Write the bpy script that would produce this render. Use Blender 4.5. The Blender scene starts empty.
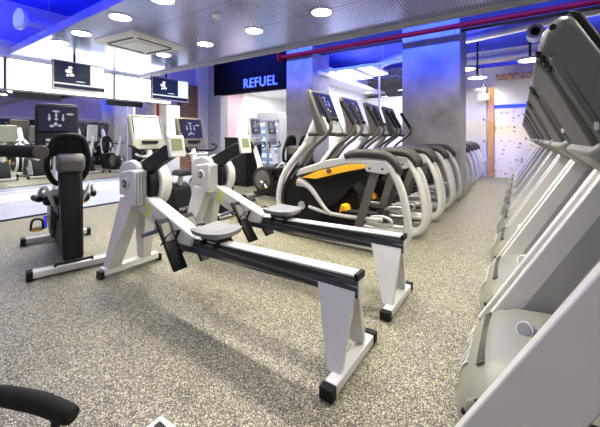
import bpy, bmesh, math, random
from mathutils import Vector, Matrix
random.seed(5)
S = bpy.context.scene
COL = S.collection
PI = math.pi

# ------------------------------------------------------------------ materials
def nt(name):
    m = bpy.data.materials.new(name); m.use_nodes = True
    t = m.node_tree; b = t.nodes['Principled BSDF']
    return m, t, b
def node(t, typ, **kw):
    n = t.nodes.new(typ)
    for k, v in kw.items():
        if k in n.inputs.keys(): n.inputs[k].default_value = v
        else: setattr(n, k, v)
    return n
def ramp(t, fac, stops, interp='LINEAR'):
    r = t.nodes.new('ShaderNodeValToRGB'); r.color_ramp.interpolation = interp
    e = r.color_ramp.elements
    while len(e) < len(stops): e.new(0.5)
    for el, (p, c) in zip(e, stops):
        el.position = p; el.color = (c[0], c[1], c[2], 1)
    t.links.new(fac, r.inputs['Fac']); return r.outputs['Color']
def mat(name, col, rough=.5, metal=0., var=.08, scale=6., bump=0., bscale=120., spec=.5, stretch=None, coat=0.):
    m, t, b = nt(name)
    tc = node(t, 'ShaderNodeTexCoord'); src = tc.outputs['Object']
    if stretch:
        mp = node(t, 'ShaderNodeMapping'); mp.inputs['Scale'].default_value = stretch
        t.links.new(src, mp.inputs['Vector']); src = mp.outputs['Vector']
    n = node(t, 'ShaderNodeTexNoise', Scale=scale, Detail=4.)
    t.links.new(src, n.inputs['Vector'])
    lo = tuple(c * (1 - var) for c in col); hi = tuple(min(1, c * (1 + var)) for c in col)
    t.links.new(ramp(t, n.outputs['Fac'], [(.3, lo), (.7, hi)]), b.inputs['Base Color'])
    b.inputs['Roughness'].default_value = rough; b.inputs['Metallic'].default_value = metal
    b.inputs['Specular IOR Level'].default_value = spec
    b.inputs['Coat Weight'].default_value = coat
    if bump:
        n2 = node(t, 'ShaderNodeTexNoise', Scale=bscale, Detail=2.)
        t.links.new(tc.outputs['Object'], n2.inputs['Vector'])
        bp = node(t, 'ShaderNodeBump', Strength=bump, Distance=.003)
        t.links.new(n2.outputs['Fac'], bp.inputs['Height']); t.links.new(bp.outputs['Normal'], b.inputs['Normal'])
    return m
def emis(name, col, power):
    m, t, b = nt(name)
    b.inputs['Base Color'].default_value = (*[min(c, .8) for c in col], 1)
    b.inputs['Emission Color'].default_value = (*col, 1)
    b.inputs['Emission Strength'].default_value = power
    return m
def screen_mat(name, kind):
    m, t, b = nt(name)
    tc = node(t, 'ShaderNodeTexCoord'); sp = node(t, 'ShaderNodeSeparateXYZ')
    t.links.new(tc.outputs['Generated'], sp.inputs['Vector'])
    def math_(op, a, c):
        n = node(t, 'ShaderNodeMath', operation=op)
        for i, v in enumerate((a, c)):
            if isinstance(v, (int, float)): n.inputs[i].default_value = v
            else: t.links.new(v, n.inputs[i])
        return n.outputs[0]
    def blob(y, z, ry, rz):
        dy = math_('DIVIDE', math_('SUBTRACT', sp.outputs['Y'], y), ry)
        dz = math_('DIVIDE', math_('SUBTRACT', sp.outputs['Z'], z), rz)
        return math_('LESS_THAN', math_('ADD', math_('MULTIPLY', dy, dy), math_('MULTIPLY', dz, dz)), 1.)
    if kind == 'tv':
        bl = [(.30, .80, .045, .06), (.27, .66, .07, .08), (.33, .53, .05, .06), (.25, .50, .03, .05), (.50, .30, .10, .018)]
    else:
        bl = [(.36, .52, .035, .09), (.36, .66, .025, .05), (.54, .66, .03, .10), (.54, .82, .10, .04), (.54, .50, .05, .05), (.72, .52, .035, .09), (.72, .66, .025, .05),
              (.17, .72, .11, .04), (.45, .24, .05, .05), (.56, .30, .05, .07), (.66, .22, .06, .05)]
    acc = None
    for q in bl:
        v = blob(*q); acc = v if acc is None else math_('MAXIMUM', acc, v)
    if kind == 'tv':
        acc = math_('MAXIMUM', acc, math_('MULTIPLY', math_('GREATER_THAN', sp.outputs['Y'], .70), math_('GREATER_THAN', sp.outputs['Z'], .14)))
        acc = math_('MAXIMUM', acc, math_('MULTIPLY', math_('LESS_THAN', sp.outputs['Z'], .2), math_('GREATER_THAN', sp.outputs['Z'], .14)))
    c = ramp(t, acc, [(0, (.006, .011, .035)), (1, (.85, .92, 1.))])
    b.inputs['Base Color'].default_value = (.01, .01, .015, 1)
    b.inputs['Roughness'].default_value = .25
    t.links.new(c, b.inputs['Emission Color']); b.inputs['Emission Strength'].default_value = 1.1 if kind == 'tv' else .45
    return m

def floor_mat():
    m, t, b = nt('speckled_rubber')
    tc = node(t, 'ShaderNodeTexCoord')
    v = node(t, 'ShaderNodeTexVoronoi', Scale=240.)
    v2 = node(t, 'ShaderNodeTexVoronoi', Scale=80.)
    wob = node(t, 'ShaderNodeTexNoise', Scale=60., Detail=2.)
    ad = node(t, 'ShaderNodeVectorMath', operation='MULTIPLY_ADD')
    ad.inputs[1].default_value = (.012, .012, .012)
    t.links.new(tc.outputs['Object'], wob.inputs['Vector'])
    t.links.new(wob.outputs['Color'], ad.inputs[0]); t.links.new(tc.outputs['Object'], ad.inputs[2])
    t.links.new(ad.outputs[0], v.inputs['Vector']); t.links.new(ad.outputs[0], v2.inputs['Vector'])
    s1 = node(t, 'ShaderNodeSeparateColor'); s2 = node(t, 'ShaderNodeSeparateColor')
    t.links.new(v.outputs['Color'], s1.inputs['Color']); t.links.new(v2.outputs['Color'], s2.inputs['Color'])
    c1 = ramp(t, s1.outputs['Red'], [(0, (.022, .021, .015)), (.36, (.082, .078, .050)), (.58, (.19, .182, .118)), (.79, (.56, .54, .375))], 'CONSTANT')
    c2 = ramp(t, s2.outputs['Green'], [(0, (.04, .038, .030)), (.5, (.16, .152, .112)), (.82, (.40, .38, .29))], 'CONSTANT')
    mx = node(t, 'ShaderNodeMixRGB'); mx.inputs['Fac'].default_value = .18
    t.links.new(c1, mx.inputs['Color1']); t.links.new(c2, mx.inputs['Color2'])
    t.links.new(mx.outputs['Color'], b.inputs['Base Color'])
    b.inputs['Roughness'].default_value = .5; b.inputs['Specular IOR Level'].default_value = .5
    return m
def soffit_mat():
    m, t, b = nt('perforated_metal_ceiling')
    tc = node(t, 'ShaderNodeTexCoord')
    v = node(t, 'ShaderNodeTexVoronoi', Scale=24.); v.inputs['Randomness'].default_value = 0.
    t.links.new(tc.outputs['Object'], v.inputs['Vector'])
    dots = ramp(t, v.outputs['Distance'], [(.0, (.22, .24, .34)), (.24, (.22, .24, .34)), (.32, (.62, .67, 1.))])  # bluish tint bakes reflected blue light into the metal colour
    br = node(t, 'ShaderNodeTexBrick', Scale=1.)
    br.offset = 0.; br.inputs['Brick Width'].default_value = 1.25; br.inputs['Row Height'].default_value = .92
    br.inputs['Mortar Size'].default_value = .006
    br.inputs['Color1'].default_value = (1, 1, 1, 1); br.inputs['Color2'].default_value = (.9, .9, .92, 1); br.inputs['Mortar'].default_value = (.3, .3, .34, 1)
    t.links.new(tc.outputs['Object'], br.inputs['Vector'])
    mx = node(t, 'ShaderNodeMixRGB', blend_type='MULTIPLY'); mx.inputs['Fac'].default_value = 1.
    t.links.new(dots, mx.inputs['Color1']); t.links.new(br.outputs['Color'], mx.inputs['Color2'])
    t.links.new(mx.outputs['Color'], b.inputs['Base Color'])
    b.inputs['Metallic'].default_value = .7
    n = node(t, 'ShaderNodeTexNoise', Scale=.8, Detail=3.)
    t.links.new(tc.outputs['Object'], n.inputs['Vector'])
    rr = node(t, 'ShaderNodeMapRange'); rr.inputs['To Min'].default_value = .12; rr.inputs['To Max'].default_value = .32
    t.links.new(n.outputs['Fac'], rr.inputs['Value']); t.links.new(rr.outputs[0], b.inputs['Roughness'])
    return m
def decal_wall_mat():
    m, t, b = nt('leaf_printed_wall')
    tc = node(t, 'ShaderNodeTexCoord'); mp = node(t, 'ShaderNodeMapping'); mp.inputs['Rotation'].default_value = (.4, .9, .2)
    t.links.new(tc.outputs['Object'], mp.inputs['Vector'])
    v = node(t, 'ShaderNodeTexVoronoi', Scale=9.); t.links.new(mp.outputs['Vector'], v.inputs['Vector'])
    s = node(t, 'ShaderNodeSeparateColor'); t.links.new(v.outputs['Color'], s.inputs['Color'])
    near = node(t, 'ShaderNodeMath', operation='LESS_THAN'); near.inputs[1].default_value = .30
    t.links.new(v.outputs['Distance'], near.inputs[0])
    pick = node(t, 'ShaderNodeMath', operation='GREATER_THAN'); pick.inputs[1].default_value = .45
    t.links.new(s.outputs['Red'], pick.inputs[0])
    k = node(t, 'ShaderNodeMath', operation='MULTIPLY'); t.links.new(near.outputs[0], k.inputs[0]); t.links.new(pick.outputs[0], k.inputs[1])
    c = ramp(t, s.outputs['Green'], [(0, (.14, .08, .09)), (.3, (.42, .20, .17)), (.6, (.58, .42, .36))], 'CONSTANT')
    mx = node(t, 'ShaderNodeMixRGB'); mx.inputs['Color1'].default_value = (.68, .63, .54, 1)
    t.links.new(k.outputs[0], mx.inputs['Fac']); t.links.new(c, mx.inputs['Color2'])
    t.links.new(mx.outputs['Color'], b.inputs['Base Color']); b.inputs['Roughness'].default_value = .5
    return m
def brick_mat():
    m, t, b = nt('brown_brick')
    tc = node(t, 'ShaderNodeTexCoord'); mp = node(t, 'ShaderNodeMapping'); mp.inputs['Rotation'].default_value = (PI/2, 0, PI/2)
    t.links.new(tc.outputs['Object'], mp.inputs['Vector'])
    br = node(t, 'ShaderNodeTexBrick', Scale=1.)
    br.inputs['Brick Width'].default_value = .24; br.inputs['Row Height'].default_value = .085; br.inputs['Mortar Size'].default_value = .012
    br.inputs['Color1'].default_value = (.25, .13, .07, 1); br.inputs['Color2'].default_value = (.33, .19, .10, 1); br.inputs['Mortar'].default_value = (.12, .08, .06, 1)
    sp = node(t, 'ShaderNodeSeparateXYZ'); cb = node(t, 'ShaderNodeCombineXYZ')
    t.links.new(tc.outputs['Object'], sp.inputs['Vector'])
    t.links.new(sp.outputs['Y'], cb.inputs['X']); t.links.new(sp.outputs['Z'], cb.inputs['Y'])
    t.links.new(cb.outputs[0], br.inputs['Vector'])
    t.links.new(br.outputs['Color'], b.inputs['Base Color']); b.inputs['Roughness'].default_value = .8
    return m
def decal_rail_mat():
    m, t, b = nt('rail_graphic')
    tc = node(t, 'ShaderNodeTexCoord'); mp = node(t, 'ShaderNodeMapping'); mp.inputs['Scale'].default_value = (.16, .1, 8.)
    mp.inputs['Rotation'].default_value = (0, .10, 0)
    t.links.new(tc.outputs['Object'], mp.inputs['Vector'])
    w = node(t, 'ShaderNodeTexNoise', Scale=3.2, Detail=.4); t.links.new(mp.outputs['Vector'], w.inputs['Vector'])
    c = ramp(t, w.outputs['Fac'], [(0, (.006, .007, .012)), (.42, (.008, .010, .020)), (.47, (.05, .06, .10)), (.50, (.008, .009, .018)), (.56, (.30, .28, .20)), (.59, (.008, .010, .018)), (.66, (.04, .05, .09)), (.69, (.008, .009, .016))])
    t.links.new(c, b.inputs['Base Color']); b.inputs['Roughness'].default_value = .28
    return m
def glass_mat(name, tint=(1, 1, 1), refl=.08, body=.0, bodycol=(.8, .8, .8)):
    m = bpy.data.materials.new(name); m.use_nodes = True; t = m.node_tree; t.nodes.clear()
    o = node(t, 'ShaderNodeOutputMaterial'); tr = node(t, 'ShaderNodeBsdfTransparent'); tr.inputs['Color'].default_value = (*tint, 1)
    gl = node(t, 'ShaderNodeBsdfGlossy'); gl.inputs['Roughness'].default_value = .02
    mx = node(t, 'ShaderNodeMixShader'); mx.inputs['Fac'].default_value = refl
    t.links.new(tr.outputs[0], mx.inputs[1]); t.links.new(gl.outputs[0], mx.inputs[2]); last = mx
    if body:
        df = node(t, 'ShaderNodeBsdfDiffuse'); df.inputs['Color'].default_value = (*bodycol, 1)
        m2 = node(t, 'ShaderNodeMixShader'); m2.inputs['Fac'].default_value = body
        t.links.new(mx.outputs[0], m2.inputs[1]); t.links.new(df.outputs[0], m2.inputs[2]); last = m2
    t.links.new(last.outputs[0], o.inputs['Surface']); return m

M = dict(
    floor=floor_mat(), soffit=soffit_mat(), decal=decal_wall_mat(), brick=brick_mat(), rail=decal_rail_mat(),
    pale=mat('pale_floor', (.40, .45, .53), .22, var=.05, scale=2.),
    trim=mat('navy_trim', (.004, .007, .03), .8, spec=.05),
    mirror=mat('silvered_mirror', (.86, .89, .90), .015, 1., var=.01),
    white=mat('white_paint', (.80, .80, .80), .5, var=.03),
    purple=mat('lavender_paint', (.58, .54, .84), .6, var=.05),
    pink=mat('pink_paint', (.62, .40, .45), .6),
    ceil=mat('ceiling_baked_blue_light', (.05, .08, .85), .7, var=.25, scale=1.5),  # blue of the coloured lighting put into the ceiling colour
    conc=mat('concrete', (.27, .255, .24), .62, var=.28, scale=2.4, bump=.3, bscale=18.),
    navy=mat('navy_panel', (.004, .0035, .004), .7, spec=.05),
    grey=mat('grey_paint', (.34, .34, .36), .6),
    teal=mat('dark_teal_glass', (.012, .045, .05), .08, spec=.6),
    amberwall=mat('amber_paint', (.75, .48, .12), .6),
    beam=mat('dark_bulkhead', (.055, .045, .04), .8, spec=.1),
    letter=emis('lit_lettering', (.16, .28, .85), .45),
    rpaint=mat('silver_white_frame', (.60, .60, .585), .36, var=.03, coat=.12),
    rgrey=mat('light_grey_moulding', (.36, .37, .385), .45, var=.04),
    alu=mat('brushed_aluminium', (.60, .61, .62), .34, .85, var=.06, scale=3., stretch=(2, 2, 40)),
    silver=mat('silver_paint', (.47, .47, .46), .32, .3, var=.04),
    tube=mat('silver_tube_paint', (.58, .58, .56), .28, .25, var=.03, coat=.25),
    black=mat('black_plastic', (.007, .007, .007), .5, var=.2, spec=.2),
    rubber=mat('black_rubber', (.009, .0088, .008), .7, var=.25, spec=.2, bump=.5, bscale=260.),
    dark=mat('charcoal_plastic', (.014, .014, .014), .5, var=.15, spec=.22),
    pad=mat('worn_black_grip', (.030, .028, .025), .55, var=.2, spec=.35),
    seat=mat('grey_seat_shell', (.16, .168, .18), .55, var=.04),
    bronze=mat('bronze_grey_plastic', (.085, .079, .070), .42, .1, var=.1),
    shellg=mat('grey_green_shell', (.088, .092, .078), .42, var=.06, bump=.15, bscale=400.),
    hood=mat('pale_grey_green_hood', (.225, .23, .185), .38, var=.04),
    edge=mat('light_silver_edge', (.66, .66, .64), .28, .15, var=.03),
    blade=mat('satin_silver_panel', (.38, .38, .37), .38, .4, var=.08, scale=2., stretch=(1, 1, 1)),
    yellow=mat('amber_panel', (.90, .45, .012), .4, var=.05),
    lcd=mat('grey_green_lcd', (.22, .25, .12), .3, var=.03),
    lime=mat('lime_print', (.62, .72, .05), .5),
    ink=mat('grey_print', (.30, .31, .32), .5),
    pale_ink=mat('pale_print', (.50, .51, .46), .5),
    blueg=mat('slate_blue_grip', (.075, .095, .15), .45),
    red=mat('red_paint', (.26, .006, .003), .6, spec=.1),
    wood=mat('warm_wood', (.42, .22, .09), .5, var=.25, scale=4., stretch=(8, 8, 1)),
    galv=mat('galvanised_duct', (.55, .55, .54), .38, .45, var=.1),
    screen=screen_mat('machine_screen', 'm'), tv=screen_mat('television_picture', 'tv'),
    blank=emis('lit_blank_screen', (.80, .82, .78), .6),
    band=emis('backlit_panel', (.93, .96, 1.), 4.2),
    lamp=emis('lamp_diffuser', (1., .97, .93), 30.),
    fridge=emis('fridge_lit_back', (.75, .88, 1.), .55),
    office=emis('office_light_diffuser', (1., 1., .98), 4.),
    led=emis('blue_led', (.03, .06, 1.), .8),
    glass=glass_mat('clear_glass', (.95, .96, 1.), .07),
    frost=glass_mat('grey_tinted_glass', (.9, .9, .92), .06, .45, (.62, .60, .60)),
    orange=mat('orange_plastic', (.75, .12, .03), .5),
    stock=mat('drinks_stock', (.20, .38, .55), .4, var=.5, scale=30.),
    chrome=mat('chrome', (.75, .76, .77), .15, 1., var=.02),
    cassette=mat('ivory_plastic', (.72, .71, .64), .5, var=.03),
)

# ------------------------------------------------------------------ mesh helpers
def frame_of(d):
    d = d.normalized(); up = Vector((0, 0, 1)) if abs(d.z) < .95 else Vector((0, 1, 0))
    a = d.cross(up).normalized(); return a, a.cross(d).normalized()
class B:
    def __init__(s, off=(0, 0, 0)): s.bm = bmesh.new(); s.off = Vector(off)
    def hexa(s, lo, hi):
        v = [s.bm.verts.new(p) for p in list(lo) + list(hi)]
        n = len(lo)
        s.bm.faces.new(v[:n][::-1]); s.bm.faces.new(v[n:])
        for i in range(n):
            j = (i + 1) % n; s.bm.faces.new((v[i], v[j], v[n + j], v[n + i]))
        return s
    def box(s, x0, x1, y0, y1, z0, z1):
        f = lambda z: [(x0, y0, z), (x1, y0, z), (x1, y1, z), (x0, y1, z)]
        return s.hexa(f(z0), f(z1))
    def prism(s, pts, axis, a, b):
        k = {'y': lambda p, t: (p[0], t, p[1]), 'x': lambda p, t: (t, p[0], p[1]), 'z': lambda p, t: (p[0], p[1], t)}[axis]
        return s.hexa([k(p, a) for p in pts], [k(p, b) for p in pts])
    def rings(s, rs, cap=True, loop=False):
        V = [[s.bm.verts.new(p) for p in r] for r in rs]; n = len(V[0])
        L = len(V)
        for i in range(L if loop else L - 1):
            A, Bq = V[i], V[(i + 1) % L]
            for j in range(n):
                k = (j + 1) % n; s.bm.faces.new((A[j], A[k], Bq[k], Bq[j]))
        if cap and not loop:
            s.bm.faces.new(V[0][::-1]); s.bm.faces.new(V[-1])
        return s
    def tube(s, pts, r, n=10, sub=5, loop=False, flat=1.):
        P = [Vector(p) for p in pts]
        if sub > 1 and len(P) > 2:
            Q = []; L = len(P); R = []
            rr = r if isinstance(r, (list, tuple)) else [r] * L
            for i in range(L if loop else L - 1):
                if loop: p0, p1, p2, p3 = P[i-1], P[i], P[(i+1) % L], P[(i+2) % L]
                else: p0, p1, p2, p3 = P[max(i-1, 0)], P[i], P[i+1], P[min(i+2, L-1)]
                for k in range(sub):
                    t = k / sub
                    Q.append(.5 * ((2*p1) + (p2-p0)*t + (2*p0-5*p1+4*p2-p3)*t*t + (3*p1-p0-3*p2+p3)*t**3))
                    R.append(rr[i] * (1-t) + rr[(i+1) % L] * t)
            if not loop: Q.append(P[-1]); R.append(rr[-1])
            P = Q
        else: R = list(r) if isinstance(r, (list, tuple)) else [r] * len(P)
        rs = []; L = len(P); a = None
        for i, p in enumerate(P):
            if loop: d = P[(i+1) % L] - P[i-1]
            else: d = P[min(i+1, L-1)] - P[max(i-1, 0)]
            d.normalize()
            if a is None: a, b = frame_of(d)
            else:
                a = (a - d * a.dot(d)).normalized(); b = a.cross(d).normalized()
            rs.append([p + (a * math.cos(2*PI*j/n) + b * math.sin(2*PI*j/n) * flat) * R[i] for j in range(n)])
        return s.rings(rs, True, loop)
    def cyl(s, p0, p1, r, n=20, r2=None):
        return s.tube([p0, p1], [r, r if r2 is None else r2], n, 1)
    def ball(s, c, r, seg=14):
        rx, ry, rz = r if isinstance(r, tuple) else (r, r, r)
        m = Matrix.Translation(c) @ Matrix.Diagonal((rx, ry, rz, 1))
        bmesh.ops.create_uvsphere(s.bm, u_segments=seg, v_segments=seg // 2 + 2, radius=1., matrix=m); return s
    def grid(s, fn, nu, nv, thick=None):
        V = [[s.bm.verts.new(fn(i / nu, j / nv)) for j in range(nv + 1)] for i in range(nu + 1)]
        for i in range(nu):
            for j in range(nv): s.bm.faces.new((V[i][j], V[i+1][j], V[i+1][j+1], V[i][j+1]))
        return s
    def obj(s, name, m, parent=None, bev=.004, ang=40):
        bm = s.bm
        for v in bm.verts: v.co -= s.off
        bmesh.ops.recalc_face_normals(bm, faces=bm.faces[:])
        me = bpy.data.meshes.new(name); bm.to_mesh(me); bm.free()
        me.materials.append(M[m] if isinstance(m, str) else m)
        for p in me.polygons: p.use_smooth = True
        me.set_sharp_from_angle(angle=math.radians(ang))
        o = bpy.data.objects.new(name, me); COL.objects.link(o)
        if parent: o.parent = parent
        if bev:
            md = o.modifiers.new('edge', 'BEVEL'); md.width = bev; md.segments = 2; md.limit_method = 'ANGLE'; md.angle_limit = math.radians(ang)
            md.harden_normals = False
        return o
def put(o, label, cat, group=None):
    o['label'] = label; o['category'] = cat
    if group: o['group'] = group
    return o
def thing(name, label, cat, loc=(0, 0, 0), rz=0., group=None):
    o = bpy.data.objects.new(name, None); COL.objects.link(o); o.empty_display_size = .2
    o.location = loc; o.rotation_euler = (0, 0, rz)
    return put(o, label, cat, group)
def struct(o): o['kind'] = 'structure'; return o
def copy_tree(o, parent=None):
    c = o.copy(); COL.objects.link(c)
    if parent: c.parent = parent
    for ch in [q for q in COL.objects if q.parent == o]: copy_tree(ch, c)
    return c
def text(name, body, size, m, loc, rot, parent=None, ext=.002, off=0., sx=1., space=1.):
    cu = bpy.data.curves.new(name, 'FONT'); cu.body = body; cu.size = size; cu.extrude = ext; cu.offset = off; cu.space_character = space
    cu.align_x = 'CENTER'; cu.align_y = 'CENTER'; cu.materials.append(M[m])
    tmp = bpy.data.objects.new(name + '_curve', cu); COL.objects.link(tmp)
    me = bpy.data.meshes.new_from_object(tmp.evaluated_get(bpy.context.evaluated_depsgraph_get()))
    bpy.data.objects.remove(tmp); bpy.data.curves.remove(cu)
    me.name = name
    for v in me.vertices: v.co.x *= sx
    o = bpy.data.objects.new(name, me); COL.objects.link(o); o.location = loc; o.rotation_euler = rot
    if parent: o.parent = parent
    return o
ORD = ['first', 'second', 'third', 'fourth', 'fifth', 'sixth', 'seventh', 'eighth', 'ninth', 'tenth', 'eleventh', 'twelfth']

# ------------------------------------------------------------------ setting
struct(B().box(-9.1, 5.2, -4.2, 13.2, -.12, 0).obj('floor', 'floor', bev=0))
struct(B().box(-8.8, -6.72, -4.1, 7.2, 0, .004).obj('floor_strip', 'pale', bev=0))
struct(B().box(-6.76, -6.64, -4.1, 7.2, 0, .008).obj('trim_1', 'trim', bev=0))
struct(B().box(-8.78, -5.3, 7.3, 12.3, 0, .004).obj('floor_lobby', 'pale', bev=0))
struct(B().box(-9.1, -8.9, -4.2, 13.2, 0, 4.3).obj('wall_left', 'purple', bev=0))
struct(B().box(-8.9, -8.8, -4.1, 6.15, .14, 2.30).obj('wall_mirror', 'mirror', bev=0))
struct(B().box(-8.9, -8.42, -4.1, 6.9, 0, .13).obj('baseboard_left', 'white', bev=.006))
struct(B().box(-8.9, -8.78, 6.15, 6.80, .135, 3.0).obj('wall_brick', 'brick', bev=0))
struct(B().box(-8.9, -8.7, 6.80, 7.2, .0, 4.2).obj('wall_pilaster', 'white', bev=.01))
struct(B().box(5.0, 5.2, -4.2, 13.2, 0, 4.3).obj('wall_right', 'white', bev=0))
struct(B().box(4.97, 5.0, -4.1, 13.0, 2.45, 4.2).obj('wall_right_upper', 'purple', bev=0))
struct(B().box(4.94, 5.0, 4.7, 6.6, .3, 2.3).obj('window_2', 'teal', bev=0))
struct(B().box(4.94, 5.0, 7.3, 9.7, .3, 2.3).obj('window_3', 'teal', bev=0))
struct(B().box(4.92, 5.0, 4.6, 6.7, 1.25, 1.31).box(4.92, 5.0, 7.2, 9.8, 2.3, 2.4).obj('trim_9', 'silver', bev=.004))
struct(B().box(4.95, 5.0, 10.0, 11.1, .9, 2.4).obj('wall_right_panel', 'amberwall', bev=0))
struct(B().box(-9.1, 5.2, -4.4, -4.2, 0, 4.3).obj('wall_front', 'white', bev=0))
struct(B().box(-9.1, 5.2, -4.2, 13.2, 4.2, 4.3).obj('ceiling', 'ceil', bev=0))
struct(B().box(-8.7, 5.0, 2.02, 4.75, 3.0, 3.14).obj('ceiling_soffit', 'soffit', bev=0))
struct(B().box(-8.7, 5.0, 4.75, 4.83, 2.94, 3.2).obj('trim_2', 'grey', bev=.004))
struct(B().box(-8.9, -8.66, -4.1, 5.7, 2.96, 3.3).obj('trim_3', 'white', bev=.004))
# pillars and bulkheads
struct(B().box(-5.30, -4.46, 7.05, 7.95, 0, 4.2).obj('pillar_1', 'conc', bev=.012))
struct(B().box(-2.20, -1.02, 7.28, 8.2, 0, 4.2).obj('pillar_2', 'conc', bev=.012))
struct(B().box(-8.7, 5.0, 7.34, 7.56, 3.55, 4.2).obj('beam', 'beam', bev=0))
# lobby behind the fascia
struct(B().box(-8.36, -5.30, 7.12, 7.3, 2.68, 4.1).obj('wall_fascia', 'navy', bev=.004))
struct(B().box(-8.40, -8.05, 7.13, 7.45, 0, 2.68).box(-8.7, -8.36, 7.16, 7.45, 0, 4.2).obj('trim_4', 'grey', bev=.006))
struct(B().box(-8.9, -5.2, 12.2, 12.4, 0, 4.2).obj('wall_lobby', 'white', bev=0))
struct(B().box(-8.9, -8.86, 7.3, 12.2, 0, 3.0).obj('wall_lobby_left', 'white', bev=0))
struct(B().prism([(7.3, 0), (8.2, 0), (9.0, 3.0), (7.3, 3.0)], 'x', -8.86, -8.82).obj('wall_pink', 'pink', bev=.004))
struct(B().box(-8.9, -4.4, 7.35, 12.4, 3.0, 3.1).obj('ceiling_lobby', 'white', bev=0))
struct(B().box(-5.2, -5.1, 7.95, 12.3, 0, 3.6).obj('wall_lobby_side', 'white', bev=0))
struct(B().box(-7.1, -6.95, 12.05, 12.2, 0, 3.0).obj('trim_5', 'dark', bev=.004))
# bright office beyond the glass between the pillars
struct(B().box(-5.1, -1.78, 12.0, 12.2, 0, 2.85).obj('wall_office', 'white', bev=0))
struct(B().box(-1.78, -1.7, 8.2, 12.3, 0, 3.3).obj('wall_office_side', 'white', bev=0))
struct(B().box(-4.46, -2.20, 7.55, 7.57, 0, 3.1).obj('window_1', 'glass', bev=0))
struct(B().box(-2.86, -2.83, 7.53, 7.59, 0, 3.1).box(-4.46, -2.20, 7.53, 7.59, 3.08, 3.14).obj('trim_6', 'silver', bev=.003))
# end of the aisle
struct(B().box(-.70, 5.0, 12.3, 12.5, 0, 2.25).obj('wall_back', 'decal', bev=0))
struct(B().box(-.70, 5.0, 12.3, 12.5, 2.37, 4.2).obj('wall_back_upper', 'white', bev=0))
struct(B().box(-.70, 5.0, 12.38, 12.5, 2.25, 2.37).obj('trim_7', 'led', bev=0))
struct(B().box(-1.78, -.70, 12.35, 12.5, 0, 4.2).obj('wall_back_side', 'white', bev=0))
struct(B().box(-.88, -.70, 12.2, 12.35, 0, 2.95).obj('trim_8', 'wood', bev=.006))
wb = B()
for k in range(9): wb.box(-.62 + k*.16, -.52 + k*.16, 11.5, 12.28, 3.16, 3.24)
struct(wb.obj('ceiling_slats', 'wood', bev=.003))
t = thing('glass_partition', 'tall grey glass screen with round steel fixings beside the wooden post', 'glass panel', (-1.3, 12.1, 0))
B((-1.3, 12.1, 0)).box(-1.66, -.92, 12.1, 12.12, .0, 2.95).obj('pane', 'frost', t, bev=0)
for x in (-1.60, -.98):
    for z in (.5, 1.2, 1.9):
        B((-1.3, 12.1, 0)).cyl((x, 12.06, z), (x, 12.34, z), .03).obj('fixing', 'chrome', t, bev=.002)

# REFUEL lettering on the fascia
t = text('sign_lettering', 'REFUEL', .40, 'letter', (-6.33, 7.10, 2.935), (PI/2, 0, 0), ext=.015, off=.004, sx=.93, space=1.12)
put(t, 'blue lit capital letters reading REFUEL on the dark fascia', 'sign')

# mirror-wall light boxes
for k, (a, b_) in enumerate([(-.16, 1.97), (1.97, 4.10), (4.10, 5.75)]):
    t = thing('light_panel', ['bright backlit panel above the mirror at the left edge of the photo',
              'bright backlit panel above the mirror behind the first television', 'bright backlit panel above the mirror behind the second television'][k], 'light panel', (-8.7, (a+b_)/2, 2.3), 0, 'backlit panels above the mirror')
    o = (-8.7, (a+b_)/2, 2.3)
    B(o).box(-8.9, -8.66, a + .015, b_ - .015, 2.30, 2.95).obj('panel_frame', 'silver', t)
    B(o).box(-8.66, -8.645, a + .035, b_ - .035, 2.32, 2.93).obj('diffuser', 'band', t, bev=0)
# televisions
for k, (y0, ym, zt, x) in enumerate([(2.42, .97, 3.0, -7.55), (4.50, 1.08, 4.2, -7.6)]):
    o = (x, y0 + ym/2, 2.55)
    t = thing('television', ['flat television on a ceiling pole near the left edge, above the recumbent bike', 'flat television on a ceiling pole nearer the brick wall'][k], 'television', o, 0, 'televisions hanging before the mirror')
    B(o).box(x - .06, x, y0, y0 + ym, 2.26, 2.86).obj('casing', 'black', t)
    B(o).box(x, x + .003, y0, y0 + ym, 2.26, 2.86).obj('front_rim', 'silver', t, 0)
    B(o).box(x, x + .004, y0 + .025, y0 + ym - .025, 2.305, 2.835).obj('screen', 'tv', t, bev=0)
    B(o).cyl((x - .09, y0 + ym*.42, 2.5), (x - .09, y0 + ym*.42, zt + .02), .025).obj('pole', 'dark', t)
    B(o).box(x - .12, x - .06, y0 + ym*.3, y0 + ym*.56, 2.42, 2.7).obj('bracket', 'black', t)

# downlights in the soffit and on the high ceiling, plus added fill spots
proto = thing('downlight', '', 'ceiling light', (0, 0, 3.0))
B().cyl((0, 0, -.012), (0, 0, .03), .15, 28).obj('trim_ring', 'silver', proto, bev=.003)
B().cyl((0, 0, -.016), (0, 0, -.010), .128, 28).obj('diffuser', 'lamp', proto, bev=0)
first = True
def spot(loc, e, size=2.5, blend=.6, r=.09, col=(1, .92, .76)):
    L = bpy.data.lights.new('downlight_and_fill_lamp', 'SPOT'); L.energy = e; L.spot_size = size; L.spot_blend = blend; L.shadow_soft_size = r; L.color = col
    o = bpy.data.objects.new('downlight_and_fill_lamp', L); COL.objects.link(o); o.location = loc
    return o
SP = 170.
rowA = [(-6.72, 2.26), (-5.84, 2.26), (-4.60, 2.26), (-3.58, 2.26), (-2.3, 2.26), (-1.1, 2.26), (.2, 2.26), (1.6, 2.26)]
rowB = [(-7.2, 3.78), (-5.98, 3.8), (-4.67, 3.78), (-3.45, 3.74), (-2.19, 3.7), (-.93, 3.72), (.35, 3.72), (1.7, 3.72)]
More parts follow.
